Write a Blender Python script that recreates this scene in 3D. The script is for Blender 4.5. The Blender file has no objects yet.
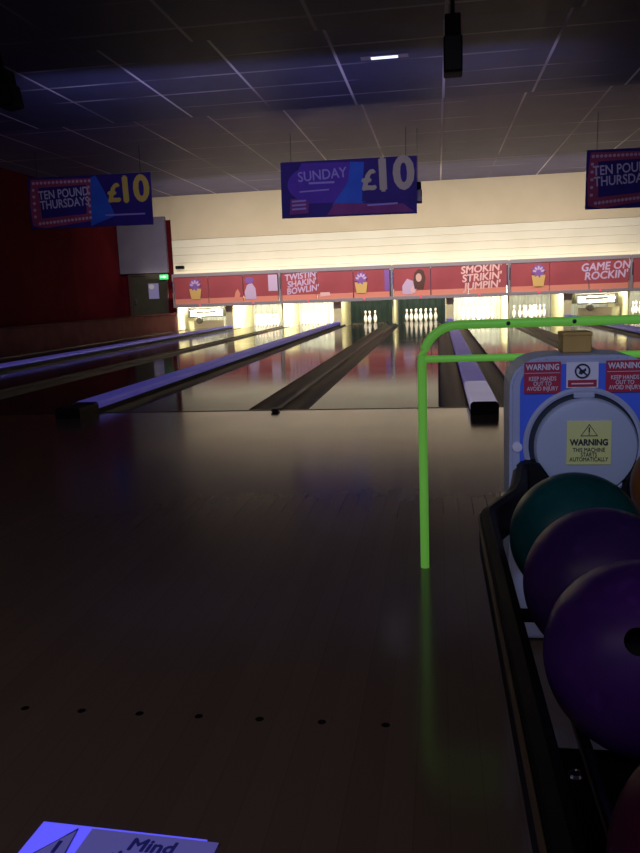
import bpy, bmesh, math, random
from mathutils import Vector, Matrix, Euler
random.seed(7)
S = bpy.context.scene
COL = S.collection
PI = math.pi

# ------------------------------------------------------------------ materials
def mat(name, color, rough=0.6, metal=0.0, spec=0.5, emit=None, estr=0.0, coat=0.0):
    m = bpy.data.materials.new(name); m.use_nodes = True
    b = m.node_tree.nodes['Principled BSDF']
    b.inputs['Base Color'].default_value = (*color, 1)
    b.inputs['Roughness'].default_value = rough
    b.inputs['Metallic'].default_value = metal
    b.inputs['Specular IOR Level'].default_value = spec
    b.inputs['Coat Weight'].default_value = coat
    if emit:
        b.inputs['Emission Color'].default_value = (*emit, 1)
        b.inputs['Emission Strength'].default_value = estr
    return m

class NT:
    """small node helper on one material"""
    def __init__(s, m):
        s.m = m; s.t = m.node_tree; s.b = s.t.nodes['Principled BSDF']
    def n(s, kind, **kw):
        x = s.t.nodes.new(kind)
        for k, v in kw.items(): setattr(x, k, v)
        return x
    def put(s, sock, v):
        if v is None: return
        if hasattr(v, 'is_output'): s.t.links.new(v, sock)
        else: sock.default_value = v
    def math(s, op, a, b=None, c=None, clamp=False):
        x = s.n('ShaderNodeMath', operation=op); x.use_clamp = clamp
        for i, v in enumerate((a, b, c)): s.put(x.inputs[i], v)
        return x.outputs[0]
    def xyz(s):
        tc = s.n('ShaderNodeTexCoord'); sp = s.n('ShaderNodeSeparateXYZ')
        s.t.links.new(tc.outputs['Object'], sp.inputs[0])
        return tc.outputs['Object'], sp.outputs
    def noise(s, vec, scale, detail=3, rough=.5, stretch=None):
        if stretch:
            mp = s.n('ShaderNodeMapping'); s.t.links.new(vec, mp.inputs[0]); mp.inputs['Scale'].default_value = stretch; vec = mp.outputs[0]
        x = s.n('ShaderNodeTexNoise'); s.t.links.new(vec, x.inputs['Vector'])
        x.inputs['Scale'].default_value = scale; x.inputs['Detail'].default_value = detail; x.inputs['Roughness'].default_value = rough
        return x.outputs[0]
    def mix(s, f, a, b):
        x = s.n('ShaderNodeMix', data_type='RGBA')
        s.put(x.inputs[0], f)
        for i, v in ((6, a), (7, b)):
            if isinstance(v, tuple): v = (*v, 1) if len(v) == 3 else v
            s.put(x.inputs[i], v)
        return x.outputs[2]
    def ramp(s, f, a, b):
        x = s.n('ShaderNodeMapRange'); s.put(x.inputs[0], f)
        x.inputs[1].default_value = a; x.inputs[2].default_value = b
        return x.outputs[0]
    def bump(s, h, strength=.2, dist=.01):
        x = s.n('ShaderNodeBump'); s.put(x.inputs['Height'], h)
        x.inputs['Strength'].default_value = strength; x.inputs['Distance'].default_value = dist
        s.t.links.new(x.outputs[0], s.b.inputs['Normal'])
    def color(s, v): s.t.links.new(v, s.b.inputs['Base Color'])
    def rough(s, v): s.t.links.new(v, s.b.inputs['Roughness'])

def mottled(name, c1, c2, scale=6, rough=.6, spec=.5, bump=0, **kw):
    m = mat(name, c1, rough, spec=spec, **kw); k = NT(m); v, _ = k.xyz()
    n = k.noise(v, scale, 4); k.color(k.mix(k.ramp(n, .3, .7), c1, c2))
    if bump: k.bump(n, bump)
    return m

def wood_boards(name, c1, c2, pitch, rough=.2, spec=.5, dots=False):
    m = mat(name, c1, rough, spec=spec); k = NT(m); v, p = k.xyz()
    idx = k.math('FLOOR', k.math('DIVIDE', p[0], pitch))
    fr = k.math('FRACT', k.math('DIVIDE', p[0], pitch))
    wn = k.n('ShaderNodeTexWhiteNoise', noise_dimensions='1D'); k.t.links.new(idx, wn.inputs['W'])
    gr = k.noise(v, 6, 4, .6, (14, .5, 1))
    f = k.math('MULTIPLY_ADD', gr, .55, k.math('MULTIPLY', wn.outputs[0], .5), clamp=True)
    c = k.mix(f, c1, c2)
    seam = k.math('LESS_THAN', fr, .05)
    c = k.mix(k.math('MULTIPLY', seam, .18), c, tuple(x * .35 for x in c1))
    if dots:   # the row of inlaid guide dots across the approach
        dx = k.math('SUBTRACT', k.math('FRACT', k.math('DIVIDE', k.math('ADD', p[0], .0705 - .361), .1415)), .5)
        dx = k.math('MULTIPLY', dx, .1415)
        dy = k.math('ADD', p[1], 4.745)
        r = k.math('SQRT', k.math('ADD', k.math('MULTIPLY', dx, dx), k.math('MULTIPLY', dy, dy)))
        d = k.math('MULTIPLY', k.math('LESS_THAN', r, .0095), k.math('LESS_THAN', k.math('ABSOLUTE', k.math('SUBTRACT', p[0], .79)), .52))
        c = k.mix(d, c, (.008, .006, .006))
    k.color(c)
    sc = k.noise(v, 1.3, 3)
    k.rough(k.math('MULTIPLY_ADD', sc, .10, rough - .05))
    return m

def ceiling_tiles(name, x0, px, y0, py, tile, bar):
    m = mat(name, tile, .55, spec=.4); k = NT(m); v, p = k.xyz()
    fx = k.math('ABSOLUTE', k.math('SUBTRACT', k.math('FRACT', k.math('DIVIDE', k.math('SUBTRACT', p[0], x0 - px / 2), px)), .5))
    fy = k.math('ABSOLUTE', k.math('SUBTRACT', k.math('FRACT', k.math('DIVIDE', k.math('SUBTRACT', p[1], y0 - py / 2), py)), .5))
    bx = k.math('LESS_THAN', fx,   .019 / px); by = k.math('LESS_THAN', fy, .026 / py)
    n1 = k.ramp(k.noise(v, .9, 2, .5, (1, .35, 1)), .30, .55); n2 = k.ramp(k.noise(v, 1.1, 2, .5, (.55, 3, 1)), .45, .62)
    line = k.math('MAXIMUM', k.math('MULTIPLY', bx, n1), k.math('MULTIPLY', by, k.math('MULTIPLY', n2, .6)))  # glints along the grid bars put into the colour, patchy by noise
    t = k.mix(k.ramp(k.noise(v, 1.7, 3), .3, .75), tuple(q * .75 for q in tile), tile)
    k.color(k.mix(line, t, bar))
    return m

M = {}
M['approach'] = wood_boards('approach_boards', (.135, .098, .07), (.165, .122, .088), .064, .16, .5, dots=True)
M['lane'] = wood_boards('lane_boards', (.06, .042, .032), (.085, .058, .043), .0272, .085, .5); M['lane'].node_tree.nodes['Principled BSDF'].inputs['IOR'].default_value = 1.07
M['gutter'] = mat('gutter_plastic', (.012, .012, .015), .5, spec=.2)
M['divider'] = mat('divider_strip', (.02, .018, .018), .45, spec=.25)
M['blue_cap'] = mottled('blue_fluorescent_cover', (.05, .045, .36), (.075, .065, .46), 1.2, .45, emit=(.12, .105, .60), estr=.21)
M['lit_cap'] = mottled('lamplit_grey_cover', (.30, .28, .40), (.38, .36, .5), 3, .4, emit=(.34, .32, .52), estr=.42)  # lamp light on the cover's front end, put into grey colour and glow
M['black'] = mat('black_rubber', (.004, .004, .005), .6, spec=.15)
M['black_gloss'] = mat('black_gloss', (.008, .008, .01), .25)
M['red_wall'] = mottled('red_painted_wall', (.062, .004, .008), (.078, .006, .011), 2.2, .9, spec=.04)
M['tan_wall'] = mottled('tan_plaster', (.62, .53, .36), (.68, .58, .41), 1.4, .8, spec=.2)
M['cream_wall'] = mottled('cream_boards', (.80, .76, .60), (.86, .82, .66), 1.4, .7, spec=.2)
M['grey_panel'] = mottled('grey_violet_panel', (.14, .125, .19), (.165, .15, .21), 2, .7, spec=.2)
M['low_wall'] = mottled('brown_pink_kerb', (.10, .034, .036), (.14, .05, .052), 3, .85, spec=.05)
M['dark_wall'] = mat('dark_paint', (.05, .045, .055), .8, spec=.2)
M['mask_red'] = mottled('red_poster', (.34, .06, .075), (.44, .085, .10), .9, .5, spec=.3)
M['mask_frame'] = mat('grey_frame', (.30, .26, .29), .4)
M['chrome'] = mat('chrome', (.75, .75, .78), .15, metal=1.0)
M['lav'] = mat('lavender_print', (.62, .45, .66), .6)
M['pink'] = mat('pale_pink_print', (.85, .52, .50), .6)
M['orange'] = mat('orange_print', (.78, .27, .19), .6)
M['yellow'] = mat('yellow_print', (.72, .46, .14), .6)
M['purple'] = mat('purple_print', (.24, .10, .40), .6)
M['skin'] = mat('skin_print', (.72, .45, .38), .6)
M['hair'] = mat('brown_print', (.10, .035, .025), .6)
M['white_print'] = mat('white_print', (.8, .78, .8), .6)
M['kick'] = mottled('kickback_cream', (.62, .56, .30), (.72, .66, .38), 3, .5)
M['curtain_dark'] = mottled('pit_curtain_dark', (.012, .028, .022), (.02, .04, .033), 5, .8)
M['curtain_light'] = mottled('pit_cushion_pale', (.20, .21, .18), (.27, .28, .24), 4, .8)
M['machine'] = mottled('machine_cream', (.75, .72, .6), (.8, .78, .68), 4, .5)
M['machine_dark'] = mat('machine_dark', (.02, .018, .012), .5)
M['red_lamp'] = mat('red_lamp', (.6, .03, .05), .4, emit=(1, .05, .12), estr=.8)
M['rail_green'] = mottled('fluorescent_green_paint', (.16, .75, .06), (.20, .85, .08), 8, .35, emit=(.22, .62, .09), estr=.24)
M['hood'] = mottled('hood_grey_blue', (.33, .37, .48), (.39, .43, .54), 9, .42)
M['hood_light'] = mottled('door_grey_blue', (.34, .40, .48), (.38, .44, .52), 6, .4)
M['hood_blue'] = mat('hood_royal_blue', (.06, .14, .70), .4)
M['sticker_red'] = mat('sticker_red', (.38, .012, .04), .5)
M['sticker_white'] = mat('sticker_white', (.66, .66, .70), .5)
M['sticker_dark'] = mat('sticker_dark', (.012, .02, .03), .5)
M['sticker_yellow'] = mottled('sticker_yellow', (.62, .66, .20), (.66, .68, .26), 20, .5)
M['brass'] = mottled('mustard_card', (.42, .26, .05), (.5, .31, .07), 12, .5)
M['steel'] = mat('steel', (.35, .36, .38), .3, metal=1.0)
M['banner_navy'] = mottled('banner_navy', (.030, .022, .17), (.055, .03, .25), 1.5, .6, spec=.25)
M['banner_blue'] = mottled('banner_blue', (.03, .12, .62), (.05, .2, .75), 1.8, .6, spec=.25)
M['banner_violet'] = mottled('banner_violet', (.11, .05, .42), (.15, .06, .5), 2, .6, spec=.25)
M['banner_pink'] = mottled('banner_pink', (.40, .06, .12), (.48, .1, .16), 3, .6, spec=.25)
M['banner_mauve'] = mottled('banner_mauve', (.24, .05, .2), (.3, .08, .26), 3, .6, spec=.25)
M['bulb_print'] = mat('pale_bulb_print', (.75, .55, .6), .5)
M['banner_white'] = mat('banner_white_ink', (.75, .74, .82), .6)
M['banner_lilac'] = mat('banner_lilac_ink', (.42, .36, .75), .6)
M['banner_yellow'] = mat('banner_yellow_ink', (.85, .68, .10), .6)
M['banner_khaki'] = mat('banner_khaki_ink', (.62, .58, .36), .6)
M['cord'] = mat('cord', (.03, .03, .03), .8)
M['lamp_cold'] = mat('cold_lamp', (.8, .8, .9), .4, emit=(.75, .8, 1), estr=1.5)
M['lamp_pink'] = mat('small_lamp', (.8, .7, .7), .4, emit=(1, .75, .7), estr=1.0)
M['led_blue'] = mat('blue_led_tape', (.1, .1, .6), .4, emit=(.10, .06, 1), estr=.8)
M['exit_green'] = mat('exit_green', (.03, .5, .15), .4, emit=(.08, .75, .22), estr=.8)
M['exit_white'] = mat('exit_white', (.8, .9, .8), .4, emit=(.7, 1, .75), estr=.8)
M['door_dark'] = mottled('door_dark_green', (.035, .035, .022), (.05, .045, .03), 4, .5)
M['door_frame'] = mat('door_frame_brown', (.05, .03, .025), .5)
M['paper_blue'] = mat('poster_pale_blue', (.40, .38, .75), .6)
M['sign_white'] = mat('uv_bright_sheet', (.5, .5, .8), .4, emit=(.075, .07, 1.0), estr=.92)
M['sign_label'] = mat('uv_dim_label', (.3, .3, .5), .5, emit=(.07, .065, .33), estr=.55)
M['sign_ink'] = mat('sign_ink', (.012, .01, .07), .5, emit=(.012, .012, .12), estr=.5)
M['pin'] = None

def pin_material():
    m = mat('pin_white_red_stripes', (.85, .83, .78), .25, coat=.3); k = NT(m); v, p = k.xyz()
    a = k.math('LESS_THAN', k.math('ABSOLUTE', k.math('SUBTRACT', p[2], .262)), .006)
    b = k.math('LESS_THAN', k.math('ABSOLUTE', k.math('SUBTRACT', p[2], .285)), .006)
    k.color(k.mix(k.math('MAXIMUM', a, b), (.85, .83, .78), (.6, .02, .03)))
    return m
M['pin'] = pin_material()

def ball_material(name, c1, c2):
    m = mat(name, c1, .28, spec=.2); k = NT(m); v, p = k.xyz()
    n = k.noise(v, 9, 6, .65); n2 = k.noise(v, 30, 3)
    c = k.mix(k.ramp(n, .35, .68), c1, c2)
    c = k.mix(k.math('MULTIPLY', k.ramp(n2, .62, .75), .25), c, tuple(min(1, x * 2.2 + .01) for x in c2))
    k.color(c); k.rough(k.math('MULTIPLY_ADD', n, .25, .25))
    return m
M['ball_teal'] = ball_material('ball_teal', (.002, .030, .026), (.003, .045, .038))
M['ball_violet'] = ball_material('ball_dark_violet', (.020, .007, .048), (.035, .011, .07))
M['ball_purple'] = ball_material('ball_purple', (.034, .008, .095), (.055, .013, .13))
M['ball_maroon'] = ball_material('ball_maroon', (.04, .004, .022), (.055, .007, .024))
M['ball_orange'] = ball_material('ball_orange', (.15, .05, .01), (.19, .07, .013))
M['hole'] = mat('hole_black', (.002, .002, .003), .6, spec=.2)

# ------------------------------------------------------------------ mesh helpers
def setp(o, label=None, cat=None, group=None, kind=None):
    if label: o['label'] = label
    if cat: o['category'] = cat
    if group: o['group'] = group
    if kind: o['kind'] = kind
    return o

def link(name, me, parent=None, loc=(0, 0, 0)):
    o = bpy.data.objects.new(name, me); COL.objects.link(o); o.location = loc
    if parent is not None: o.parent = parent
    return o

def empty(name, loc, label, cat, group=None, rz=0):
    o = bpy.data.objects.new(name, None); COL.objects.link(o); o.location = loc
    o.rotation_euler = (0, 0, rz); o.empty_display_size = .1
    return setp(o, label, cat, group)

class MB:
    def __init__(s): s.bm = bmesh.new()
    def box(s, x0, x1, y0, y1, z0, z1, bevel=0, seg=2, mx=None):
        b = bmesh.new(); bmesh.ops.create_cube(b, size=1)
        for v in b.verts:
            v.co = Vector(((x0 + x1) / 2 + v.co.x * (x1 - x0), (y0 + y1) / 2 + v.co.y * (y1 - y0), (z0 + z1) / 2 + v.co.z * (z1 - z0)))
        if bevel: bmesh.ops.bevel(b, geom=b.edges[:], offset=bevel, segments=seg, affect='EDGES', profile=.5)
        return s.add(b, mx)
    def add(s, b, mx=None):
        if mx is not None: bmesh.ops.transform(b, matrix=mx, verts=b.verts)
        me = bpy.data.meshes.new('t'); b.to_mesh(me); b.free(); s.bm.from_mesh(me); bpy.data.meshes.remove(me); return s
    def mesh(s, me, mx=None):
        b = bmesh.new(); b.from_mesh(me); return s.add(b, mx)
    def tube(s, pts, r, n=12, cap=True, closed=False):
        pts = [Vector(p) for p in pts]; rings = []; N = len(pts)
        up = Vector((0, 0, 1))
        for i, p in enumerate(pts):
            a = pts[i - 1] if (i or closed) else p; c = pts[(i + 1) % N] if (i < N - 1 or closed) else p
            d = (c - a).normalized()
            u = d.cross(up) if abs(d.dot(up)) < .95 else d.cross(Vector((0, 1, 0)))
            if rings and u.dot(lastu) < 0: u = -u
            u.normalize(); w = u.cross(d).normalized(); lastu = u
            rings.append([s.bm.verts.new(p + (u * math.cos(2 * PI * k / n) + w * math.sin(2 * PI * k / n)) * r) for k in range(n)])
        for i in range(N if closed else N - 1):
            A, B = rings[i], rings[(i + 1) % N]
            for k in range(n): s.bm.faces.new((A[k], A[(k + 1) % n], B[(k + 1) % n], B[k]))
        if cap and not closed:
            s.bm.faces.new(rings[0][::-1]); s.bm.faces.new(rings[-1])
        return s
    def lathe(s, prof, n=24, mx=None):
        b = bmesh.new(); rings = []
        for r, z in prof:
            if r < 1e-6: rings.append([b.verts.new((0, 0, z))])
            else: rings.append([b.verts.new((r * math.cos(2 * PI * k / n), r * math.sin(2 * PI * k / n), z)) for k in range(n)])
        for A, B in zip(rings, rings[1:]):
            for k in range(n):
                k2 = (k + 1) % n
                if len(A) == 1 and len(B) == 1: continue
                if len(A) == 1: b.faces.new((A[0], B[k2], B[k]))
                elif len(B) == 1: b.faces.new((A[k], A[k2], B[0]))
                else: b.faces.new((A[k], A[k2], B[k2], B[k]))
        return s.add(b, mx)
    def prism(s, pts, depth, mx=None, bevel=0):
        """polygon in the xz plane, extruded along +y by depth"""
        b = bmesh.new(); f = b.faces.new([b.verts.new((x, 0, z)) for x, z in pts])
        r = bmesh.ops.extrude_face_region(b, geom=[f])
        for v in r['geom']:
            if isinstance(v, bmesh.types.BMVert): v.co.y += depth
        bmesh.ops.recalc_face_normals(b, faces=b.faces)
        if bevel: bmesh.ops.bevel(b, geom=[e for e in b.edges], offset=bevel, segments=2, affect='EDGES')
        return s.add(b, mx)
    def loft(s, rings, closed_profile=True, cap=True):
        R = [[s.bm.verts.new(p) for p in r] for r in rings]; n = len(R[0])
        for A, B in zip(R, R[1:]):
            for k in range(n if closed_profile else n - 1):
                s.bm.faces.new((A[k], A[(k + 1) % n], B[(k + 1) % n], B[k]))
        if cap and closed_profile: s.bm.faces.new(R[0][::-1]); s.bm.faces.new(R[-1])
        return s
    def build(s, name, m, parent=None, loc=(0, 0, 0), smooth=False):
        bmesh.ops.recalc_face_normals(s.bm, faces=s.bm.faces)
        me = bpy.data.meshes.new(name); s.bm.to_mesh(me); s.bm.free()
        me.materials.append(m)
        if smooth:
            for p in me.polygons: p.use_smooth = True
            try: me.set_sharp_from_angle(angle=math.radians(40))
            except Exception: pass
        return link(name, me, parent, loc)

def text_mesh(txt, size, mx, bold=0.0, align='CENTER', ext=.001, shear=0.0):
    c = bpy.data.curves.new('lettering', 'FONT'); c.body = txt; c.size = size; c.align_x = align; c.align_y = 'CENTER'
    c.extrude = ext; c.shear = shear; c.resolution_u = 3; c.space_line = .82
    o = bpy.data.objects.new('lettering', c); COL.objects.link(o)
    dg = bpy.context.evaluated_depsgraph_get()
    me = bpy.data.meshes.new_from_object(o.evaluated_get(dg)); bpy.data.objects.remove(o); bpy.data.curves.remove(c)
    if bold:      # thicker strokes: the same glyphs laid over each other a stroke width apart
        b = bmesh.new()
        for q, (dx, dy) in enumerate(((-1, 0), (1, 0), (0, -1), (0, 1), (0, 0))):
            m2 = me.copy(); m2.transform(Matrix.Translation((dx * bold, dy * bold, q * ext * .04))); b.from_mesh(m2); bpy.data.meshes.remove(m2)
        b.to_mesh(me); b.free()
    me.transform(mx); me.update()
    return me

FACE = Matrix(((1, 0, 0, 0), (0, 0, -1, 0), (0, 1, 0, 0), (0, 0, 0, 1)))   # text xy -> xz, reading from -y
def letter(name, txt, x, y, z, size, m, parent, bold=0.0, align='CENTER', rot=0.0, sx=1.0, shear=0.0):
    mx = Matrix.Translation((x, y, z)) @ FACE @ Matrix.Rotation(rot, 4, 'Z') @ Matrix.Diagonal((sx, 1, 1, 1))
    me = text_mesh(txt, size, mx, bold, align, shear=shear); me.materials.append(m); me.name = name
    return link(name, me, parent)

def star(cx, cz, r1, r2, n, ph=0):
    return [(cx + (r1 if k % 2 == 0 else r2) * math.cos(ph + PI * k / n), cz + (r1 if k % 2 == 0 else r2) * math.sin(ph + PI * k / n)) for k in range(2 * n)]
def ell(cx, cz, a, b, n=24, rot=0):
    return [(cx + a * math.cos(t) * math.cos(rot) - b * math.sin(t) * math.sin(rot), cz + a * math.cos(t) * math.sin(rot) + b * math.sin(t) * math.cos(rot)) for t in [2 * PI * k / n for k in range(n)]]
def struct(mb, name, m, label, cat):
    return setp(mb.build(name, m), label, cat, kind='structure')

# ------------------------------------------------------------------ the shell
XL, XR, YB, YF = -8.6, 10.2, -9.0, 17.6
Z0, Z1, Z2 = 3.67, 3.87, 4.10
struct(MB().box(XL, XR, YB, 0, -.2, 0), 'floor', M['approach'], 'dark varnished wooden approach boards in front of the foul line', 'floor')
struct(MB().box(XL, -6.72, 0, YF + .4, -.2, 0), 'floor_walkway', M['dark_wall'], 'dark walkway floor between the red wall and the low kerb wall', 'floor')
struct(MB().box(-6.72, XR, 0, 20.6, -.3, -.16), 'floor_lanebed', M['dark_wall'], 'dark sub floor under the lanes and gutters', 'floor')
YS0, YS1 = 2.35, 6.62
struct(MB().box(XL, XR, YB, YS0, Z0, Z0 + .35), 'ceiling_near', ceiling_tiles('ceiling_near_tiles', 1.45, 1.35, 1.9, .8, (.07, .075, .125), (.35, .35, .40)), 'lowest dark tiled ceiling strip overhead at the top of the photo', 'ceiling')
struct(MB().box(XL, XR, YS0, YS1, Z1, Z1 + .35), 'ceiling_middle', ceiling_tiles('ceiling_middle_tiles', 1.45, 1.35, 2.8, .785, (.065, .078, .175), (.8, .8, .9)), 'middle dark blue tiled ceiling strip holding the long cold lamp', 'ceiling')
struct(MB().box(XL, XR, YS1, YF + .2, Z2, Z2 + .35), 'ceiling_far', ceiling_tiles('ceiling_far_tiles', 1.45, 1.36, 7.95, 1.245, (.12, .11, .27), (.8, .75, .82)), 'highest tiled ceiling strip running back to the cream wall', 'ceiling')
struct(MB().box(XL - .2, XL, YB, YF + .4, 0, 4.4), 'wall_left', M['red_wall'], 'dark red side wall left of the lanes', 'wall')
struct(MB().box(XR, XR + .2, YB, 20.6, -.2, 4.4), 'wall_right', M['dark_wall'], 'dark side wall beyond the last lane on the right', 'wall')
# back wall above the masking units: plain tan upper part, ribbed cream boards below
struct(MB().box(-6.85, XR, YF, YF + .15, 2.78, Z2), 'wall_back', M['tan_wall'], 'tan plaster wall above the cream boards at the end of the lanes', 'wall')
b = MB()
zz = 1.60
while zz < 2.77:
    h = min(.235, 2.78 - zz)
    b.box(-6.85, XR, YF - .02, YF + .13, zz, zz + h - .004, .006, 1); zz += .235
struct(b, 'trim_1', M['cream_wall'], 'pale cream horizontal boards directly above the red poster units', 'wall boards')
struct(MB().box(XL, -6.85, YF + .05, YF + .25, 0, 3.4), 'wall_end_lower', M['red_wall'], 'dark red lower end wall around the dark door', 'wall')
struct(MB().box(XL, -6.85, YF + .05, YF + .25, 3.4, Z2), 'wall_end', M['tan_wall'], 'dim end wall of the walkway beside the red wall', 'wall')
struct(MB().box(-8.58, -7.02, YF - .12, YF + .05, 1.80, 3.50, .01), 'partition', M['grey_panel'], 'grey violet panel over the dark door at the walkway end', 'wall panel')
struct(MB().box(-6.98, -6.74, -1.2, YF + .05, 0, .50, .015).box(-7.01, -6.72, -1.2, YF + .05, .50, .54, .01), 'wall_low', M['low_wall'], 'low brownish pink kerb wall along the leftmost lane', 'kerb wall')
d = empty('door_1', (-7.72, YF + .05, 0), 'dark door with a brown frame at the end of the walkway', 'door'); d['kind'] = 'structure'
MB().box(-.54, .54, -.05, 0, .01, 1.72, .006).build('door_panel', M['door_dark'], d)
f = MB().box(-.64, -.54, -.09, 0, 0, 1.78, .006); f.box(.54, .64, -.09, 0, 0, 1.78, .006); f.box(-.54, .54, -.09, 0, 1.72, 1.78, .006)
f.build('door_frame', M['door_frame'], d)
MB().box(-.48, -.44, -.09, -.05, .85, 1.0, .005).build('door_handle', M['steel'], d)
# exit sign
e = empty('exit_sign', (-7.15, YF - .14, 1.66), 'small glowing green exit sign at the top right of the dark door', 'sign')
MB().box(-.13, .13, 0, .09, -.075, .075, .008).build('sign_box', M['exit_green'], e)
MB().prism([(-.09, -.012), (.01, -.012), (.01, -.045), (.085, 0), (.01, .045), (.01, .012), (-.09, .012)], .003, Matrix.Translation((0, -.004, 0))).build('arrow_mark', M['exit_white'], e)
# notice on the door
e = empty('wall_poster', (-7.55, YF - .013, 1.24), 'small pale blue poster fixed on the dark walkway door', 'poster')
MB().box(-.17, .17, 0, .012, -.24, .24, .004).build('sheet', M['paper_blue'], e)
MB().prism(ell(-.06, .14, .09, .08), .003, Matrix.Translation((0, -.004, 0))).build('picture', M['white_print'], e)
# small dark camera on the wall
e = empty('security_camera', (-6.62, YF - .03, 1.93), 'small dark camera on the cream boards above the leftmost red poster', 'camera')
MB().box(-.03, .03, -.05, .01, -.03, .03, .004).build('mount', M['black'], e)
MB().box(-.10, .16, -.20, -.05, -.05, .05, .02).build('body', M['black'], e)
MB().lathe([(0, 0), (.03, 0), (.03, .03), (0, .03)], 16, Matrix.Translation((.03, -.20, 0)) @ Matrix.Rotation(PI / 2, 4, 'X')).build('lens', M['black_gloss'], e)

struct(MB().box(-6.7, XR, -.055, -.022, .0002, .002), 'trim_2', M['black'], 'thin dark foul line across the front edge of the lanes', 'foul line')
# ------------------------------------------------------------------ lanes
P = 3.36
LANES = [-5.93, -4.153, -2.567, -.793, .793, 2.567, 4.153, 5.93, 7.513, 9.287]
LANE_NAME = ['leftmost lane, beside the low kerb wall', 'second lane from the left, before the second red poster unit begins',
             'third lane from the left, right of the long blue cover', 'lane left of the narrow black divider in the middle of the photo',
             'lane right of the narrow black divider, behind the bent green rail end', 'lane right of the broad blue cover with the lamp-lit grey front end',
             'second lane right of the blue cover with the lamp-lit grey end', 'lane behind the mustard box and the pale rake machine', 'lane at the right edge of the photo',
             'last lane beside the right hand wall']
HW, GW = .5334, .235
def gutter(x0, x1):
    r = []
    n = 10
    for y in (0.02, 18.15):
        top = [(x0 + (x1 - x0) * (1 - math.cos(PI * k / n)) / 2, y, -.005 - .085 * math.sin(PI * k / n)) for k in range(n + 1)]
        bot = [(x1, y, -.14), (x0, y, -.14)]
        r.append(top + bot)
    return MB().loft(r)
for i, x in enumerate(LANES):
    e = empty('bowling_lane', (x, 0, 0), 'glossy wooden ' + LANE_NAME[i], 'bowling lane', 'bowling lanes')
    o = MB().box(x - HW, x + HW, 0.0, 19.15, -.14, 0).build('lane_bed', M['lane'], None); o.parent = e; o.location = (-x, 0, 0)
    for s in (-1, 1):
        a, c = sorted((x + s * HW, x + s * (HW + GW)))
        o = gutter(a + .002, c - .002).build('gutter', M['gutter'], e, (-x, 0, 0), smooth=True)
for k in range(-2, 4):
    if k == -2: continue
    if k == 3: continue
    o = MB().box(-.023, .023, -.0, 17.24, -.14, .012, .008).box(-.03, .03, -.16, -.057, .001, .03, .012).build('lane_divider', M['divider'])
    o.location = (k * P, 0, 0)
    setp(o, {-1: 'narrow dark divider between gutters two lanes left of the middle divider', 0: 'narrow dark divider between two gutters ending in the middle of the foul line',
             1: 'narrow dark divider behind the green rail and the mustard box', 2: 'narrow dark divider at the right edge of the photo'}[k], 'lane divider', 'lane dividers')
CAPLBL = {-2: 'thin blue glowing ball track cover nearest the low kerb wall', -1: 'long blue glowing ball track cover sloping across the left half',
          0: 'broad blue ball track cover with front end painted grey as lamp lit behind the green rail', 1: 'blue ball track cover just right of the mustard box', 2: 'ball track cover beside the last lane on the right'}
def top_profile(w, h, z0, n=6):
    return [(x, max(z, z0)) for x, z in cap_profile(w, h, n)]
def cap_profile(w, h, n=6):
    r = .03; pts = [(-w, -.12), (-w, h - r)]
    pts += [(-w + r - r * math.cos(PI / 2 * k / n), h - r + r * math.sin(PI / 2 * k / n)) for k in range(1, n + 1)]
    return pts + [(-x, z) for x, z in reversed(pts)]
for k in range(-2, 3):
    x = k * P + 1.67
    e = empty('ball_track_cover', (x, 0, 0), CAPLBL[k], 'ball track cover', 'ball track covers')
    pr = top_profile(.105, .10, .055 if k == -2 else .035)
    MB().box(-.098, .098, -.004, 17.2, -.13, .034, .002).build('skirt', M['black'], e)
    y0 = .95 if k == 0 else -.005
    MB().loft([[(a, y, z) for a, z in pr] for y in (y0, 17.2)]).build('cover', M['blue_cap'], e, smooth=True)
    if k == 0:
        MB().loft([[(a, y, z) for a, z in pr] for y in (-.01, .945)]).build('front_cover', M['lit_cap'], e, smooth=True)['label'] = 'front section painted grey as lamp lit'
    if k == 0:
        MB().loft([[(a, y, z) for a, z in pr] for y in (-.42, -.012)]).build('front_tray', M['lit_cap'], e, smooth=True)['label'] = 'front section over the approach, painted grey as lamp lit'
        MB().box(-.098, .098, -.42, -.006, .001, .034, .002).build('skirt', M['black'], e)
        pr2 = cap_profile(.105, .10)
        MB().loft([[(a, y, max(z, .001)) for a, z in pr2] for y in (-.435, -.421)]).build('end_cap', M['black'], e, smooth=True)
    else:
        pr2 = cap_profile(.108, .093)
        MB().loft([[(a, y, max(z, .001)) for a, z in pr2] for y in (-.37, -.007)]).build('end_cap', M['black'], e, smooth=True)

# ------------------------------------------------------------------ pin decks
def pin_mesh():
    prof = [(0, 0), (.0258, 0), (.0290, .004), (.036, .02), (.0495, .06), (.0573, .095), (.0605, .115), (.0585, .145), (.050, .18), (.040, .205),
            (.031, .225), (.0249, .245), (.0226, .255), (.0235, .275), (.0265, .295), (.0303, .318), (.0323, .343), (.0305, .358), (.025, .371), (.015, .379), (0, .381)]
    b = MB().lathe(prof, 20)
    bmesh.ops.recalc_face_normals(b.bm, faces=b.bm.faces)
    me = bpy.data.meshes.new('bowling_pin'); b.bm.to_mesh(me); b.bm.free(); me.materials.append(M['pin'])
    for p in me.polygons: p.use_smooth = True
    return me
PIN = pin_mesh()
ROWS = [(0, 0, 'head pin'), (-.1524, .264, 'left pin of the second row'), (.1524, .264, 'right pin of the second row'),
        (-.3048, .528, 'left pin of the third row'), (0, .528, 'middle pin of the third row'), (.3048, .528, 'right pin of the third row'),
        (-.4572, .792, 'left end pin of the back row'), (-.1524, .792, 'left inner pin of the back row'), (.1524, .792, 'right inner pin of the back row'), (.4572, .792, 'right end pin of the back row')]
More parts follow.
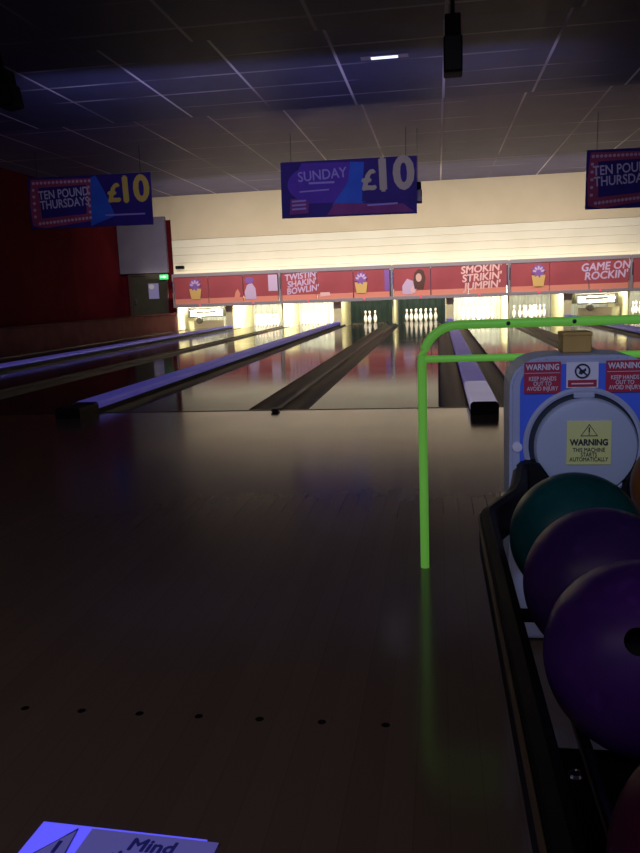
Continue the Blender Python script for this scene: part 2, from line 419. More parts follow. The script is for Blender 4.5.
PINLANE = {1: 'the second lane from left', 2: 'the third lane from left', 4: 'the lane above bent rail', 5: 'the broad blue cover lane', 6: 'the lane before mustard box',
           8: 'the right edge lane'}
YP = 18.29
for i, x in enumerate(LANES):
    rows = ROWS[:3] if i == 3 else ROWS if i in PINLANE else []
    for dx, dy, nm in rows:
        o = link('bowling_pin', PIN, None, (x + dx, YP + dy, .0005))
        if i == 3: lb = 'white bowling pin, ' + {0: 'front', 1: 'left rear', 2: 'right rear'}[ROWS.index((dx, dy, nm))] + ' of the three left on the dark backed lane'
        else: lb = 'white bowling pin, ' + nm + ' on ' + PINLANE[i]
        setp(o, lb, 'bowling pin', 'pins on ' + (PINLANE.get(i) or 'the dark backed lane left of the middle'))
DARK = {3, 4}
PITN = ['rake machine on the leftmost lane', 'pins of the second lane from the left', 'pins of the bright third lane from the left', 'three pins left of the middle divider', 'full rack above the bent rail end',
        'bright rack behind the broad blue cover', 'pins left of the mustard box', 'rake machine by the mustard box', 'pins at the right edge', 'empty last lane']
for i, x in enumerate(LANES):
    m = M['curtain_dark'] if i in DARK else M['curtain_light']
    b = MB(); n = 36; rr = []
    for z in (-.12, .95):
        rr.append([(x - .755 + 1.51 * k / n, 19.85 + .02 * math.sin(k * 1.3) + (0 if z > 0 else .01), z) for k in range(n + 1)] + [(x + .755, 19.93, z), (x - .755, 19.93, z)])
    b.loft(rr)
    setp(b.build('pit_curtain', m, None, smooth=False), ('dark green' if i in DARK else 'pale') + ' pit curtain behind the ' + PITN[i], 'pit curtain', 'pit curtains')
for j in range(0, 11):
    k, half = divmod(j, 2); x = -6.72 + 1.68 * j
    nm = 'cream side board between pin decks, ' + ['at the kerb wall end', 'second from the kerb wall', 'third from the kerb wall', 'fourth from the kerb wall', 'fifth from the kerb wall',
         'sixth from the kerb wall', 'seventh from the kerb wall', 'eighth from the kerb wall', 'ninth from the kerb wall', 'tenth from the kerb wall', 'last one by the right hand wall'][j]
    w = .0225 if half == 0 else .115
    x2 = x
    b = MB().box(x2 - w, x2 + w, 17.25, 19.95, -.16, 1.0, .012)
    setp(b.build('kickback_board', M['kick']), nm, 'side board', 'kickback boards')
# raised rake machines on two lanes
for i, lb in ((0, 'pale pin rake machine with dark bars over the leftmost lane'), (7, 'pale pin rake machine with dark bars behind the green rail, right of the mustard box')):
    x = LANES[i]
    e = empty('pin_rake', (x, 17.75, 0), lb, 'pin rake', 'pin rakes')
    MB().box(-.52, .52, 0, .05, .40, .64, .012).build('rake_board', M['machine'], e)
    MB().box(-.55, .55, -.03, .0, .635, .675, .008).box(-.55, .55, -.03, 0, .365, .405, .008).build('dark_bar', M['machine_dark'], e)
    MB().prism([(-.34, .50), (.30, .515), (.36, .55), (.28, .57), (-.3, .56)], .008, Matrix.Translation((0, -.012, 0))).build('name_strip', M['machine_dark'], e)
    for s in (-1, 1): MB().box(s * .58 - .025, s * .58 + .025, -.02, .9, .38, .68, .01).build('arm', M['machine_dark'], e)
    MB().lathe([(0, 0), (.09, 0), (.11, .02), (.11, .10), (.08, .12), (0, .12)], 24, Matrix.Translation((-.2, -.02, .28)) @ Matrix.Rotation(PI / 2, 4, 'X')).build('motor', M['machine_dark'], e)
    MB().box(-.5, .5, .25, .29, .001, .26, .01).build('lower_board', M['machine'], e)

# ------------------------------------------------------------------ masking units with posters
YM = 17.0
def popcorn(parent, x):
    o = MB().prism([(x - .14, .93), (x + .14, .93), (x + .19, 1.25), (x - .19, 1.25)], .006, Matrix.Translation((0, -.008, 0))).build('tub_print', M['yellow'], parent)
    MB().prism(star(x, 1.38, .21, .14, 9), .006, Matrix.Translation((0, -.009, 0))).build('burst_print', M['purple'], parent)
    b = MB()
    for t in range(5):
        a = PI * (t + .5) / 5; b.prism(ell(x + .12 * math.cos(a), 1.33 + .13 * math.sin(a), .03, .055, 12, a - PI / 2), .004, Matrix.Translation((0, -.013, 0)))
    b.build('popped_print', M['lav'], parent)
ULBL = ['leftmost red masking unit, its posters carry no lettering', 'red masking unit with three lines of lilac lettering on its first poster',
        'red masking unit with a woman picture and pale pink slanted lettering', 'red masking unit with lilac lettering above the mustard box', 'red masking unit cut off by the right edge of the photo']
for u in range(5):
    x = -6.72 + P * u
    e = empty('masking_unit', (x, YM, 0), ULBL[u], 'masking unit', 'red poster units over the pin decks')
    W = P - .02
    b = MB().box(.02, W, .0, .14, 1.61, 1.72, .01).box(.02, W, -.02, .14, .70, .80, .01)
    b.build('frame', M['mask_frame'], e)
    for s in range(3):
        a = .05 + (P - .1) / 3 * s; c = a + (P - .1) / 3 - .02
        pnl = MB().box(a, c, .03, .10, .79, 1.62, .006).build('poster_panel', M['mask_red'], e)
        MB().box(a + .01, c - .01, .024, .031, .80, .955).build('orange_band', M['orange'], pnl)
    for s in (0, 1):
        MB().box(.0 + s * (P - .03), .03 + s * (P - .03), -.02, .12, .70, 1.70, .006).build('joint_strip', M['mask_frame'], e)
    MB().box(.004, .026, -.035, -.02, 1.15, 1.5, .004).build('bright_trim', M['chrome'], e)
    for s in (-1, 1):
        MB().lathe([(0, 0), (.03, 0), (.03, .01), (.018, .028), (0, .032)], 16, Matrix.Translation((P / 2 + s * .84, -.02, .752)) @ Matrix.Rotation(PI / 2, 4, 'X')).build('indicator_lamp', M['red_lamp'], e)
    q = empty('t', (0, 0, 0), None, None); bpy.data.objects.remove(q)
    if u == 0:
        popcorn(e, .62 + .1)
        MB().prism([(1.92, .9), (2.08, .88), (2.12, 1.05), (2.05, 1.2), (1.98, 1.12)], .006, Matrix.Translation((0, -.006, 0)) @ Matrix.Translation((0, .02, 0))).build('figure_print', M['orange'], e)
        b = MB().prism([(2.28, .88), (2.62, .88), (2.60, 1.2), (2.48, 1.38), (2.34, 1.3), (2.26, 1.1)], .006, Matrix.Translation((0, .015, 0))); b.build('figure_print', M['lav'], e)
        MB().prism(ell(2.42, 1.44, .14, .10), .006, Matrix.Translation((0, .012, 0))).build('figure_head_print', M['purple'], e)
        MB().box(3.0, 3.28, .018, .026, 1.1, 1.58).build('violet_print', M['lav'], e)
    if u == 1:
        letter('lettering', "TWISTIN'\nSHAKIN'\nBOWLIN'", .66, .02, 1.30, .25, M['lav'], e, .008, rot=.10, sx=.95, shear=.15)
        MB().prism([(1.2, .88), (1.52, .9), (1.5, 1.0), (1.22, 1.0)], .006, Matrix.Translation((0, .015, 0))).build('pale_highlight', M['pink'], e)  # pale highlight on the red panel, drawn as a flat shape
        popcorn(e, 2.45)
        MB().box(3.14, 3.28, .018, .026, .98, 1.58).build('violet_print', M['purple'], e)
    if u == 2:
        MB().prism([(.3, .86), (.62, .84), (.72, 1.0), (.64, 1.22), (.44, 1.3), (.3, 1.1)], .006, Matrix.Translation((0, .015, 0))).build('dress_print', M['lav'], e)
        MB().prism([(.66, 1.0), (.92, .98), (.98, 1.3), (.92, 1.52), (.78, 1.57), (.66, 1.46), (.62, 1.2)], .006, Matrix.Translation((0, .012, 0))).build('hair_print', M['hair'], e)
        MB().prism(ell(.78, 1.32, .085, .12), .006, Matrix.Translation((0, .008, 0))).build('face_print', M['skin'], e)
        MB().prism([(.56, .86), (.68, .9), (.62, 1.08), (.54, 1.02)], .006, Matrix.Translation((0, .006, 0))).build('hand_print', M['pink'], e)
        letter('lettering', "SMOKIN'\nSTRIKIN'\nJUMPIN'", 2.58, .016, 1.26, .29, M['pink'], e, .010, rot=.06, sx=1.02, shear=.15)
    if u == 3:
        popcorn(e, .82)
        letter('lettering', "GAME ON\nROCKIN'", 2.66, .016, 1.30, .30, M['lav'], e, .009, rot=.04, sx=.98, shear=.15)

# ------------------------------------------------------------------ banners hung from the ceiling
def banner(x, y, zt, w, h, label, kind, tilt):
    e = empty('promotion_banner', (x, y, zt - h / 2), label, 'banner', 'hanging price banners'); e.rotation_euler = (0, tilt, 0)
    MB().box(-w / 2, w / 2, 0, .02, -h / 2, h / 2, .004).build('cloth', M['banner_navy'], e)
    for s in (-1, 1):
        MB().tube([(s * w * .42, .01, h / 2 - .01), (s * w * .42, .01, Z2 - zt + h * .5 - .005)], .006, 6).build('hanging_cord', M['cord'], e)
    def pr(name, pts, m, k): return MB().prism([(a * w, c * h) for a, c in pts], .004, Matrix.Translation((0, -.004 * k - .001, 0))).build(name, m, e)
    if kind == 'thursday':
        pr('price_ground', [(.03, -.48), (.49, -.48), (.49, .49), (.05, .49), (-.02, .1)], M['banner_navy'], 1)
        pr('blue_flash', [(.0, -.48), (.20, -.30), (.12, .2), (.06, .49), (.02, .45), (-.01, .0)], M['banner_blue'], 2)
        pr('marquee_border', [(-.48, -.44), (-.38, -.49), (.0, -.38), (.02, .44), (-.47, .46), (-.49, 0)], M['banner_pink'], 3)
        pr('marquee_ground', [(-.40, -.30), (-.03, -.24), (-.02, .32), (-.41, .30)], M['banner_navy'], 4)
        b = MB(); pts = []
        for t in range(15): pts.append((-.45 + .46 * t / 14, .39))
        for t in range(15): pts.append((-.42 + .42 * t / 14, -.40 + .08 * t / 14))
        for t in range(1, 6): pts.append((-.455, .39 - .78 * t / 6)); pts.append((.0, .39 - .72 * t / 6))
        for a, c in pts: b.prism(ell(a * w, c * h, .030, .030, 10), .010, Matrix.Translation((0, -.022, 0)))
        b.build('bulb_markings', M['bulb_print'], e)
        letter('lettering', 'TEN POUND\nTHURSDAYS', -.205 * w, -.019, .07 * h, .245, M['banner_white'], e, .004, sx=.80, rot=.05)
        letter('pound_lettering', '£', .20 * w, -.018, .12 * h, .50, M['banner_yellow'], e, .02, sx=1.1, rot=.03)
        letter('price_lettering', '10', .36 * w, -.018, .17 * h, .72, M['banner_yellow'], e, .028, sx=.95, rot=.03)
        b = MB(); b.prism([(.12 * w, -.30 * h), (.44 * w, -.30 * h), (.44 * w, -.27 * h), (.12 * w, -.27 * h)], .004, Matrix.Translation((0, -.012, 0)))
        b.build('print_markings', M['banner_lilac'], e)
    else:
        pr('violet_ground', [(-.36, -.25), (-.08, -.25), (.0, .0), (.02, .45), (-.34, .47), (-.42, .1)], M['banner_violet'], 1)
        pr('blue_flash', [(-.12, -.30), (.08, -.30), (.28, -.1), (.22, .42), (.02, .45), (-.0, .1)], M['banner_blue'], 2)
        pr('mauve_strip', [(-.16, -.47), (.48, -.47), (.40, -.32), (-.10, -.26)], M['banner_mauve'], 4)
        pr('price_ground', [(.10, -.25), (.48, -.25), (.48, .47), (.12, .47)], M['banner_navy'], 3)
        MB().prism(ell(-.28 * w, .10 * h, .17 * w, .30 * h, 32, .06), .004, Matrix.Translation((0, -.014, 0))).build('oval_ground', M['banner_violet'], e)
        pr('offer_tile', [(-.44, -.44), (-.30, -.42), (-.29, -.14), (-.43, -.16)], M['banner_mauve'], 3)
        b = MB()
        for t in range(3): b.prism([(-.42 * w, (-.22 - t * .07) * h), (-.315 * w, (-.21 - t * .07) * h), (-.315 * w, (-.18 - t * .07) * h), (-.42 * w, (-.19 - t * .07) * h)], .004, Matrix.Translation((0, -.018, 0)))
        b.prism([(-.36 * w, -.05 * h), (-.14 * w, -.03 * h), (-.14 * w, -.005 * h), (-.36 * w, -.025 * h)], .004, Matrix.Translation((0, -.02, 0)))
        b.prism([(.14 * w, -.34 * h), (.36 * w, -.325 * h), (.36 * w, -.295 * h), (.14 * w, -.31 * h)], .004, Matrix.Translation((0, -.02, 0)))
        b.build('print_markings', M['banner_lilac'], e)
        letter('lettering', 'SUNDAY', -.19 * w, -.021, .24 * h, .27, M['banner_lilac'], e, .004, sx=.92, rot=.06)
        b = MB(); b.box(-.29 * w, -.10 * w, -.021, -.017, .09 * h, .125 * h); b.build('faint_line', M['banner_lilac'], e)
        letter('pound_lettering', '£', .15 * w, -.018, .10 * h, .52, M['banner_khaki'], e, .02, sx=1.1, rot=.04)
        letter('price_lettering', '10', .33 * w, -.018, .18 * h, .86, M['banner_khaki'], e, .035, sx=.95, rot=.04)
    return e

# ------------------------------------------------------------------ ceiling fittings
e = empty('ceiling_lamp', (.70, 4.18, Z1 - .001), 'flat cold white lamp in the middle of the dark blue ceiling', 'ceiling lamp')
MB().box(-.30, .30, -.07, .07, -.008, 0, .003).build('frame', M['mask_frame'], e)
MB().box(-.17, .17, -.045, .045, -.014, -.008, .002).build('diffuser', M['lamp_cold'], e)
def spk(loc, rot, label, w, h, top, pr=.02):
    e = empty('hanging_speaker', loc, label, 'speaker', 'black hanging speakers'); e.rotation_euler = rot
    MB().box(-w / 2, w / 2, -.12, .12, 0, h * .62, .015).build('lower_cabinet', M['black'], e)
    MB().box(-w * .42, w * .42, -.09, .09, h * .62, h, .012).build('upper_cabinet', M['black'], e)
    MB().box(-w / 2 + .015, w / 2 - .015, -.125, -.12, .02, h * .6).build('grille', M['black_gloss'], e)
    MB().tube([(0, 0, h - .01), (0, 0, top - loc[2])], pr, 10).build('ceiling_pole', M['black'], e)
SP = []
# blue led tape hidden on the back face of the ceiling step
e = empty('ceiling_light_strip', (0, YS1 + .012, Z1 + .05), 'blue glowing light strip along the ceiling step', 'light strip')
MB().box(-.9, 1.6, 0, .02, 0, .03).build('strip', M['led_blue'], e); MB().box(3.2, 5.4, 0, .02, 0, .03).build('strip', M['led_blue'], e)

# ------------------------------------------------------------------ ball return
BX, BY = 1.697, -4.327
e = empty('ball_return', (BX, BY, 0), 'grey blue ball return with warning stickers, round door and black ball rack', 'ball return')
HWD = .175; HC = -.012
# hood: rounded front outline extruded backwards
out = [(-HWD, .02), (HWD, .02), (HWD, .685)]
out += [(HWD - .09 + .09 * math.cos(t), .69 + .075 * math.sin(t)) for t in [PI / 2 * k / 6 for k in range(1, 7)]]
out += [(-HWD + .09 - .09 * math.sin(t), .69 + .075 * math.cos(t)) for t in [PI / 2 * k / 6 for k in range(0, 7)]]
MB().prism(out, .19, Matrix.Translation((HC, .0, -.002)), bevel=.008).build('hood', M['hood'], e, smooth=True)
# blue painted field behind the stickers
fld = [(-.150, .51), (.150, .51), (.150, .70)] + [(.150 - .05 + .05 * math.cos(t), .70 + .055 * math.sin(t)) for t in [PI / 2 * k / 5 for k in range(1, 6)]] + [(-.150 + .05 - .05 * math.sin(t), .70 + .055 * math.cos(t)) for t in [PI / 2 * k / 5 for k in range(0, 6)]]
MB().prism(fld, .006, Matrix.Translation((HC, -.005, -.012))).build('blue_field', M['hood_blue'], e)
# round door with dark gap and ring
RX = Matrix.Rotation(PI / 2, 4, 'X')
dc = (-.010, .541)
ring = MB().lathe([(.132, 0), (.132, .010), (.138, .012), (.145, .007), (.145, 0)], 64, Matrix.Translation((dc[0], -.004, dc[1])) @ RX)
ring.build('door_ring', M['hood'], e, smooth=True)
MB().lathe([(0, .002), (.134, .002), (.134, 0), (0, 0)], 64, Matrix.Translation((dc[0], -.005, dc[1])) @ RX).build('door_gap', M['sticker_dark'], e)
door = MB().lathe([(0, .026), (.10, .026), (.119, .022), (.124, .014), (.124, 0), (0, 0)], 64, Matrix.Translation((dc[0] + .0055, -.007, dc[1] - .0045)) @ RX).build('lift_door', M['hood_light'], e, smooth=True)
MB().box(-.035, .015, -.020, -.004, .660, .674, .003).build('door_hinge', M['hood_light'], e)
# black arms either side of the door
for s in (-1, 1):
    MB().prism([(s * .175, .40), (s * .175, .485), (s * .155, .505), (s * .12, .505), (s * .085, .455), (s * .085, .40)], .06, Matrix.Translation((0, -.062, 0)), bevel=.006).build('ball_guide', M['black'], e)
    MB().lathe([(0, .006), (.012, .005), (.014, 0), (0, 0)], 20, Matrix.Translation((s * .168, -.0, .535)) @ RX).build('screw_cap', M['sticker_white'], e)
    MB().lathe([(0, .004), (.006, .003), (.007, 0), (0, 0)], 12, Matrix.Translation((s * .158, -.0, .04)) @ RX).build('foot_screw', M['steel'], e)
# stickers
def sticker(name, x0, x1, z0, z1, m, y=-.008): return MB().box(BX * 0 + x0, x1, y - .002, y, z0, z1).build(name, m, e)
for c in (-.109, .086):
    st = sticker('warning_sticker', c - .044, c + .044, .672, .750, M['sticker_red'])
    letter('lettering', 'WARNING', c, -.0115, .737, .0205, M['sticker_white'], st, .0005, sx=.80)
    MB().box(c - .042, c + .042, -.0112, -.010, .7225, .7235).build('rule', M['sticker_white'], st)
    letter('lettering', 'KEEP HANDS\nOUT TO\nAVOID INJURY', c, -.011, .696, .0150, M['sticker_white'], st, 0, sx=.76)
    for o in list(st.children):
        if o.name.startswith('lettering'): pass
st = sticker('no_hands_sticker', -.052, .024, .684, .748, M['sticker_white'])
b = MB(); c0 = (-.014, .726)
rg = []
for t in range(28):
    a = 2 * PI * t / 28; rg.append((c0[0] + .0165 * math.cos(a), -.0115, c0[1] + .0165 * math.sin(a)))
b.tube(rg, .0022, 6, closed=True); b.tube([(c0[0] - .012, -.0118, c0[1] + .012), (c0[0] + .012, -.0118, c0[1] - .012)], .002, 6)
b.build('prohibition_ring', M['sticker_dark'], st)
b = MB().prism([(c0[0] - .009, c0[1] - .006), (c0[0] - .002, c0[1] - .009), (c0[0] + .009, c0[1] + .001), (c0[0] + .008, c0[1] + .007), (c0[0] + .001, c0[1] + .003), (c0[0] - .006, c0[1] + .003)], .001, Matrix.Translation((0, -.0112, 0)))
b.build('hand_symbol', M['sticker_dark'], st)
MB().box(-.048, .020, -.0112, -.010, .687, .704).build('red_strip', M['sticker_red'], st)
MB().box(-.040, .012, -.0120, -.0112, .6935, .6965).build('small_print', M['sticker_white'], st)
yst = MB().box(-.053, .053, -.0362, -.033, .496, .606, .001).build('caution_sticker', M['sticker_yellow'], e)
b = MB(); tri = [(.0, .597), (-.0195, .569), (.0195, .569)]
b.tube([(x, -.0368, z) for x, z in tri], .0016, 6, closed=True); b.box(-.0015, .0015, -.0372, -.0362, .577, .590); b.box(-.0015, .0015, -.0372, -.0362, .572, .5745)
b.build('triangle_mark', M['sticker_dark'], yst)
letter('lettering', 'WARNING', .0, -.037, .552, .0215, M['sticker_dark'], yst, .0008, sx=.86)
letter('lettering', 'THIS MACHINE\nSTARTS\nAUTOMATICALLY', .0, -.037, .5215, .0145, M['sticker_dark'], yst, 0, sx=.78)
# rack: black rim loop, ball rails, pedestal
def rim_path():
    xo = .262; pts = [(-.160, -.07), (-.180, -.22), (-.200, -.31), (-.252, -.425), (-.264, -.455), (-.267, -.50), (-.266, -.60), (-.265, -.8), (-.262, -1.45)]
    c = (-.262 + .16, -1.52)
    for k in range(1, 9):
        a = PI + PI / 2 * k / 9; pts.append((c[0] + .16 * math.cos(a), c[1] + .16 * math.sin(a)))
    pts.append((-.05, -1.68))
    return pts + [(-x, y) for x, y in reversed(pts)]
rp = rim_path(); rings = []
for i, (x, y) in enumerate(rp):
    a = Vector(rp[max(0, i - 1)]); c = Vector(rp[min(len(rp) - 1, i + 1)]); d = (c - a).normalized(); nrm = Vector((-d.y, d.x))   # towards the inside
    sec = [(-.020, .425), (-.022, .485), (-.015, .499), (-.002, .504), (.009, .498), (.013, .485), (.010, .425), (.004, .418), (-.012, .418)]
    rings.append([(x + nrm.x * s, y + nrm.y * s, z) for s, z in sec])
MB().loft(rings).build('rack_rim', M['black'], e, smooth=True)
edge = []
for i, (x, y) in enumerate(rp):
    a = Vector(rp[max(0, i - 1)]); c = Vector(rp[min(len(rp) - 1, i + 1)]); d = (c - a).normalized(); nrm = Vector((-d.y, d.x))
    edge.append((x - nrm.x * .0215, y - nrm.y * .0215, .488))
M['rim_edge'] = mat('worn_brown_edge', (.07, .05, .03), .5)
MB().tube(edge, .0035, 6).build('rim_edge', M['rim_edge'], e, smooth=True)
for col in (-.138, .138):
    b = MB()
    for s in (-1, 1): b.tube([(col + s * .065, -.03, .418), (col + s * .065, -1.66, .418)], .008, 10)
    b.build('ball_rail', M['steel'], e, smooth=True)
for y in (-.76,): MB().box(-.245, .245, y, y + .025, .395, .412, .004).build('cross_bar', M['black'], e)
MB().box(-.238, .238, -1.64, -1.115, .380, .398, .004).build('darkening_plate', M['black'], e)  # black plate added so the space under the balls stays dark
MB().box(-.06, .06, -1.40, -.75, 0, .395, .02).build('pedestal', M['black'], e)
MB().lathe([(0, .005), (.007, .004), (.009, 0), (0, 0)], 16, Matrix.Translation((-.218, -1.17, .3975))).build('bolt', M['chrome'], e)

# mustard box on the hood
e = empty('small_box', (BX - .012, BY + .12, .7635), 'mustard coloured box standing on top of the ball return hood', 'box')
MB().box(-.036, .036, -.04, .04, 0, .046, .004).build('body', M['brass'], e)
MB().box(-.038, .038, -.042, .042, .042, .053, .004).build('lid', M['brass'], e)

# ------------------------------------------------------------------ guard rail
e = empty('guard_rail', (1.69, -3.744, 0), 'bent fluorescent green guard rail standing behind the ball return', 'guard rail')
hw, zt, rc, rr = .41, .822, .12, .0148
pts = [(-hw, 0, .0)] + [(-hw, 0, z) for z in (.2, .45, zt - rc)]
pts += [(-hw + rc - rc * math.cos(a), 0, zt - rc + rc * math.sin(a)) for a in [PI / 2 * k / 8 for k in range(1, 9)]]
pts += [(0, 0, zt)]
pts = pts + [(-x, y, z) for x, y, z in reversed(pts[:-1])]
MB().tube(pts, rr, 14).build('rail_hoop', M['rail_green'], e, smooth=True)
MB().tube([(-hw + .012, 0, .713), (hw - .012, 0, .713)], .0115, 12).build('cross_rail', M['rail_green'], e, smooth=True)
for x in (-.135, .068): MB().lathe([(0, .006), (.006, .004), (.007, 0), (0, 0)], 12, Matrix.Translation((x, -.0135, .822)) @ RX).build('bolt', M['sticker_dark'], e)

# ------------------------------------------------------------------ balls
def ball(loc, m, label, rot, r=.109):
    e = empty('bowling_ball', loc, label, 'bowling ball', 'balls in the ball return rack')
    bm = bmesh.new(); bmesh.ops.create_uvsphere(bm, u_segments=64, v_segments=40, radius=r)
    me = bpy.data.meshes.new('ball_shell'); bm.to_mesh(me); bm.free(); me.materials.append(m); me.materials.append(M['hole'])
    for p in me.polygons: p.use_smooth = True
    o = link('ball_shell', me, e); 
    cut = MB()
    dirs = [Vector((0, -.16, 1)), Vector((-.12, .13, 1)), Vector((.12, .13, 1))]
    for d, hr in zip(dirs, (.0145, .0125, .0125)):
        d.normalize(); q = d.to_track_quat('Z', 'Y').to_matrix().to_4x4()
        cut.lathe([(0, r - .05), (hr, r - .05), (hr, r + .03), (0, r + .03)], 20, q)
    c = cut.build('cutter', M['hole'], e)
    md = o.modifiers.new('holes', 'BOOLEAN'); md.operation = 'DIFFERENCE'; md.object = c; md.solver = 'EXACT'
    try: md.material_mode = 'TRANSFER'
    except Exception: pass
    dg = bpy.context.evaluated_depsgraph_get(); nm = bpy.data.meshes.new_from_object(o.evaluated_get(dg))
    o.modifiers.clear(); o.data = nm; bpy.data.objects.remove(c)
    for p in nm.polygons: p.use_smooth = True
    try: nm.set_sharp_from_angle(angle=math.radians(40))
    except Exception: pass
    if isinstance(rot, Matrix): o.matrix_local = rot
    else: o.rotation_euler = rot
    return e
BZ = .5175
def facing(loc, to, right, dx, dz):
    n = (Vector(to) - Vector(loc)).normalized(); rt = Vector(right); rt = (rt - n * rt.dot(n)).normalized(); up = n.cross(rt)
    n = (n + rt * (dx + .16) + up * dz).normalized(); y = (rt - n * rt.dot(n)).normalized(); x = y.cross(n)
    return Matrix(((x.x, y.x, n.x, 0), (x.y, y.y, n.y, 0), (x.z, y.z, n.z, 0), (0, 0, 0, 1)))
ball((1.559, -5.012, BZ), M['ball_teal'], 'dark teal bowling ball, nearest the round door in the rack', (2.2, .6, 0))
ball((1.559, -5.231, BZ), M['ball_violet'], 'dark violet bowling ball between the teal and the purple ball', (2.4, -.5, .3))
ball((1.559, -5.450, BZ), M['ball_purple'], 'mottled purple bowling ball with a finger hole facing the camera', facing((1.559, -5.450, BZ), (1.335, -6.315, .935), (.988, .148, -.037), -.02, .14))
ball((1.559, -5.80, BZ), M['ball_maroon'], 'dark maroon bowling ball at the bottom right corner', (2.6, .4, .3))
ball((1.835, -4.67, BZ), M['ball_orange'], 'brownish orange bowling ball at the right edge, beside the teal ball', (2.2, .2, .9))

# ------------------------------------------------------------------ notice on the floor
ang = -.055
e = empty('floor_notice', (.611, -5.127, 0), 'bright blue glowing warning notice on the floor at the bottom edge', 'floor notice', rz=ang)
MB().box(0, .315, -.30, 0, 0, .004).build('sheet', M['sign_white'], e)
MB().box(.10, .338, -.29, -.006, .004, .0055).build('text_panel', M['sign_label'], e)
me = text_mesh('Mind\nthe step', .042, Matrix.Translation((.226, -.052, .006)) , .0013, ext=.0004, shear=.1); me.materials.append(M['sign_ink']); link('lettering', me, e)
b = bmesh.new(); V = [b.verts.new(p) for p in ((.075, -.012, .0045), (.012, -.105, .0045), (.088, -.105, .0045))]; b.faces.new(V)
r = bmesh.ops.extrude_face_region(b, geom=b.faces[:])
for v in r['geom']:
    if isinstance(v, bmesh.types.BMVert): v.co.z += .001
MB().add(b).build('warning_triangle', M['sign_label'], e)
b = MB(); b.tube([(.075, -.012, .0055), (.012, -.105, .0055), (.088, -.105, .0055)], .0022, 6, closed=True); b.box(.057, .064, -.075, -.045, .0055, .0065); b.box(.057, .064, -.09, -.082, .0055, .0065)
b.build('triangle_outline', M['sign_ink'], e)

# ------------------------------------------------------------------ camera
F, f_, r_, u_ = 777.515, Vector((-.15201817, .97415604, -.16706433)), Vector((.98830878, .14782433, -.0373325)), Vector((.01167151, .17078637, .98523895))
CP = Vector((1.33481873, -6.31471096, .93457056))
cam = bpy.data.cameras.new('camera'); cam.sensor_fit = 'HORIZONTAL'; cam.sensor_width = 36; cam.lens = F * 36 / 640
cam.clip_start = .02; cam.clip_end = 200
co = bpy.data.objects.new('camera', cam); COL.objects.link(co)
mw = Matrix.Identity(4)
for i in range(3): mw[i][0], mw[i][1], mw[i][2], mw[i][3] = r_[i], u_[i], -f_[i], CP[i]
co.matrix_world = mw; S.camera = co

# hanging things placed by their real depth in the room
def at(px, py, y):
    d = f_ + r_ * ((px - 320) / F) - u_ * ((py - 426.5) / F)
    return CP + d * ((y - CP.y) / d.y)
YBAN = 9.6
for px0, px1, t0, b0, kind, lb in ((29, 152, 175, 227, 'thursday', 'dim hanging banner with yellow price and THURSDAYS text, in front of the red wall'),
                                   (281, 417, 159, 216, 'sunday', 'violet hanging banner reading SUNDAY in front of the tan wall'),
                                   (586, 716, 147, 207, 'thursday', 'hanging banner with a bulb border cut off by the right edge of the photo')):
    A, B = at(px0, (t0 + b0) / 2, YBAN), at(px1, (t0 + b0) / 2, YBAN)
    w = B.x - A.x; cx = (A.x + B.x) / 2
    T = at((px0 + px1) / 2, t0, YBAN).z; Bt = at((px0 + px1) / 2, b0, YBAN).z
    w_, h_ = w, T - Bt
    MBs = banner(cx, YBAN, T, w_, h_, lb, kind, 0.012)
p = at(453, 75, 1.6); spk((p.x, 1.6, p.z), (0, 0, 0), 'black speaker hanging from the ceiling right of the cold lamp', .175, .52, Z0)
p = at(12, 108, 1.6); spk((p.x, 1.6, p.z), (0, -.16, 0), 'black speaker hanging from the ceiling in the upper left corner', .17, .36, Z0)
p = at(418, 203, 9.9); spk((p.x, 9.9, p.z), (0, 0, 0), 'small black speaker hanging behind the right end of the SUNDAY banner', .16, .40, Z2, .004)

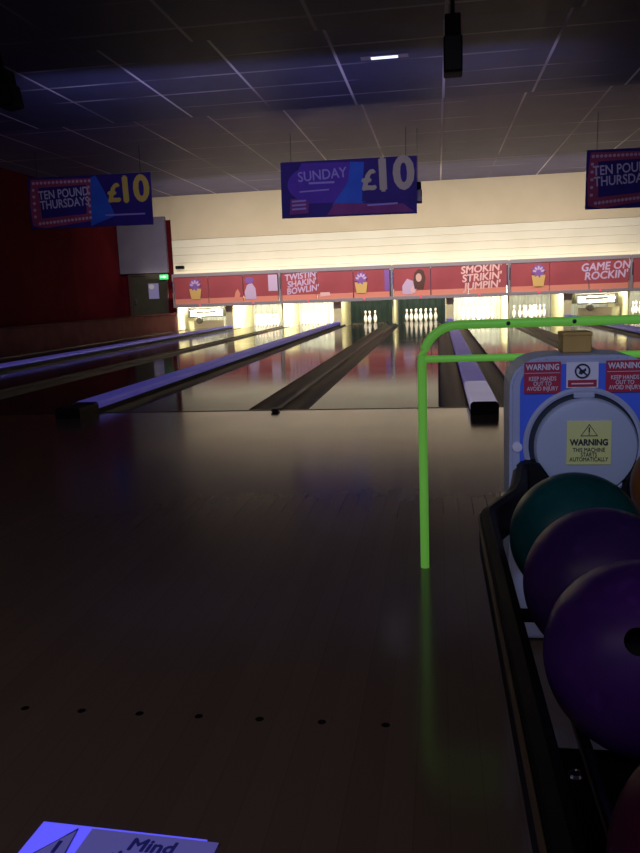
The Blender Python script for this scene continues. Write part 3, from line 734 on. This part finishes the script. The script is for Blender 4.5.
# ------------------------------------------------------------------ lights
def area(name, loc, aim, sx, sy, power, color, spread=180):
    l = bpy.data.lights.new(name, 'AREA'); l.shape = 'RECTANGLE'; l.size = sx; l.size_y = sy; l.energy = power; l.color = color; l.spread = math.radians(spread)
    o = bpy.data.objects.new(name, l); COL.objects.link(o); o.location = loc
    o.rotation_euler = (Vector(aim) - Vector(loc)).to_track_quat('-Z', 'Y').to_euler()
    return o
DECK = {0: 75, 1: 90, 2: 130, 3: 22, 4: 26, 5: 130, 6: 45, 7: 45, 8: 45, 9: 40}
for i, x in enumerate(LANES):
    area('pin_deck_tube', (x, 17.45, .98), (x, 18.8, .25), 1.2, .12, DECK[i] * 2.5, (1, .95, .78))
area('masking_top_tubes', (0.2, 17.36, 1.66), (0.2, 17.62, 2.6), 16, .12, 20, (1, .93, .72))
area('masking_front_fill', (0.2, 13.2, 3.45), (0.2, 17.1, 1.6), 14, .4, 250, (1, .90, .80), 115)  # added light without a fixture, brightens posters and back wall
def spot(name, loc, aim, power, color, ang, blend=.6, r=.1):
    l = bpy.data.lights.new(name, 'SPOT'); l.energy = power; l.color = color; l.spot_size = math.radians(ang); l.spot_blend = blend; l.shadow_soft_size = r
    o = bpy.data.objects.new(name, l); COL.objects.link(o); o.location = loc
    o.rotation_euler = (Vector(aim) - Vector(loc)).to_track_quat('-Z', 'Y').to_euler()
spot('hood_lamp', (.9, -8.4, 2.6), (1.72, -4.33, .62), 165, (.42, .54, 1.0), 16, .8)
area('banner_fill', (-.5, 3.2, 2.95), (-.9, 9.6, 3.4), 7, .2, 40, (.60, .52, 1.0), 110)  # added bluish light in mid air for the banner fronts

area('approach_fill', (0, -8.3, 3.5), (0.4, -6.0, 0), 7, 1, 38, (1, .80, .66))  # added warm fill behind the camera, lifts the dark approach floor
area('blue_ceiling_fill', (0, -7.6, 1.9), (.4, 3.5, 4.6), 8, .5, 13, (.30, .32, 1.0))  # added blue light behind the camera, tints the ceiling
W = bpy.data.worlds.new('world'); S.world = W; W.use_nodes = True
W.node_tree.nodes['Background'].inputs[0].default_value = (.65, .65, 1.0, 1); W.node_tree.nodes['Background'].inputs[1].default_value = .12
vs = S.view_settings; vs.view_transform = 'Standard'; vs.look = 'None'; vs.exposure = 0; vs.gamma = 1; vs.use_curve_mapping = False
S.cycles.max_bounces = 8; S.cycles.use_denoising = True
S.cycles.sample_clamp_indirect = 4
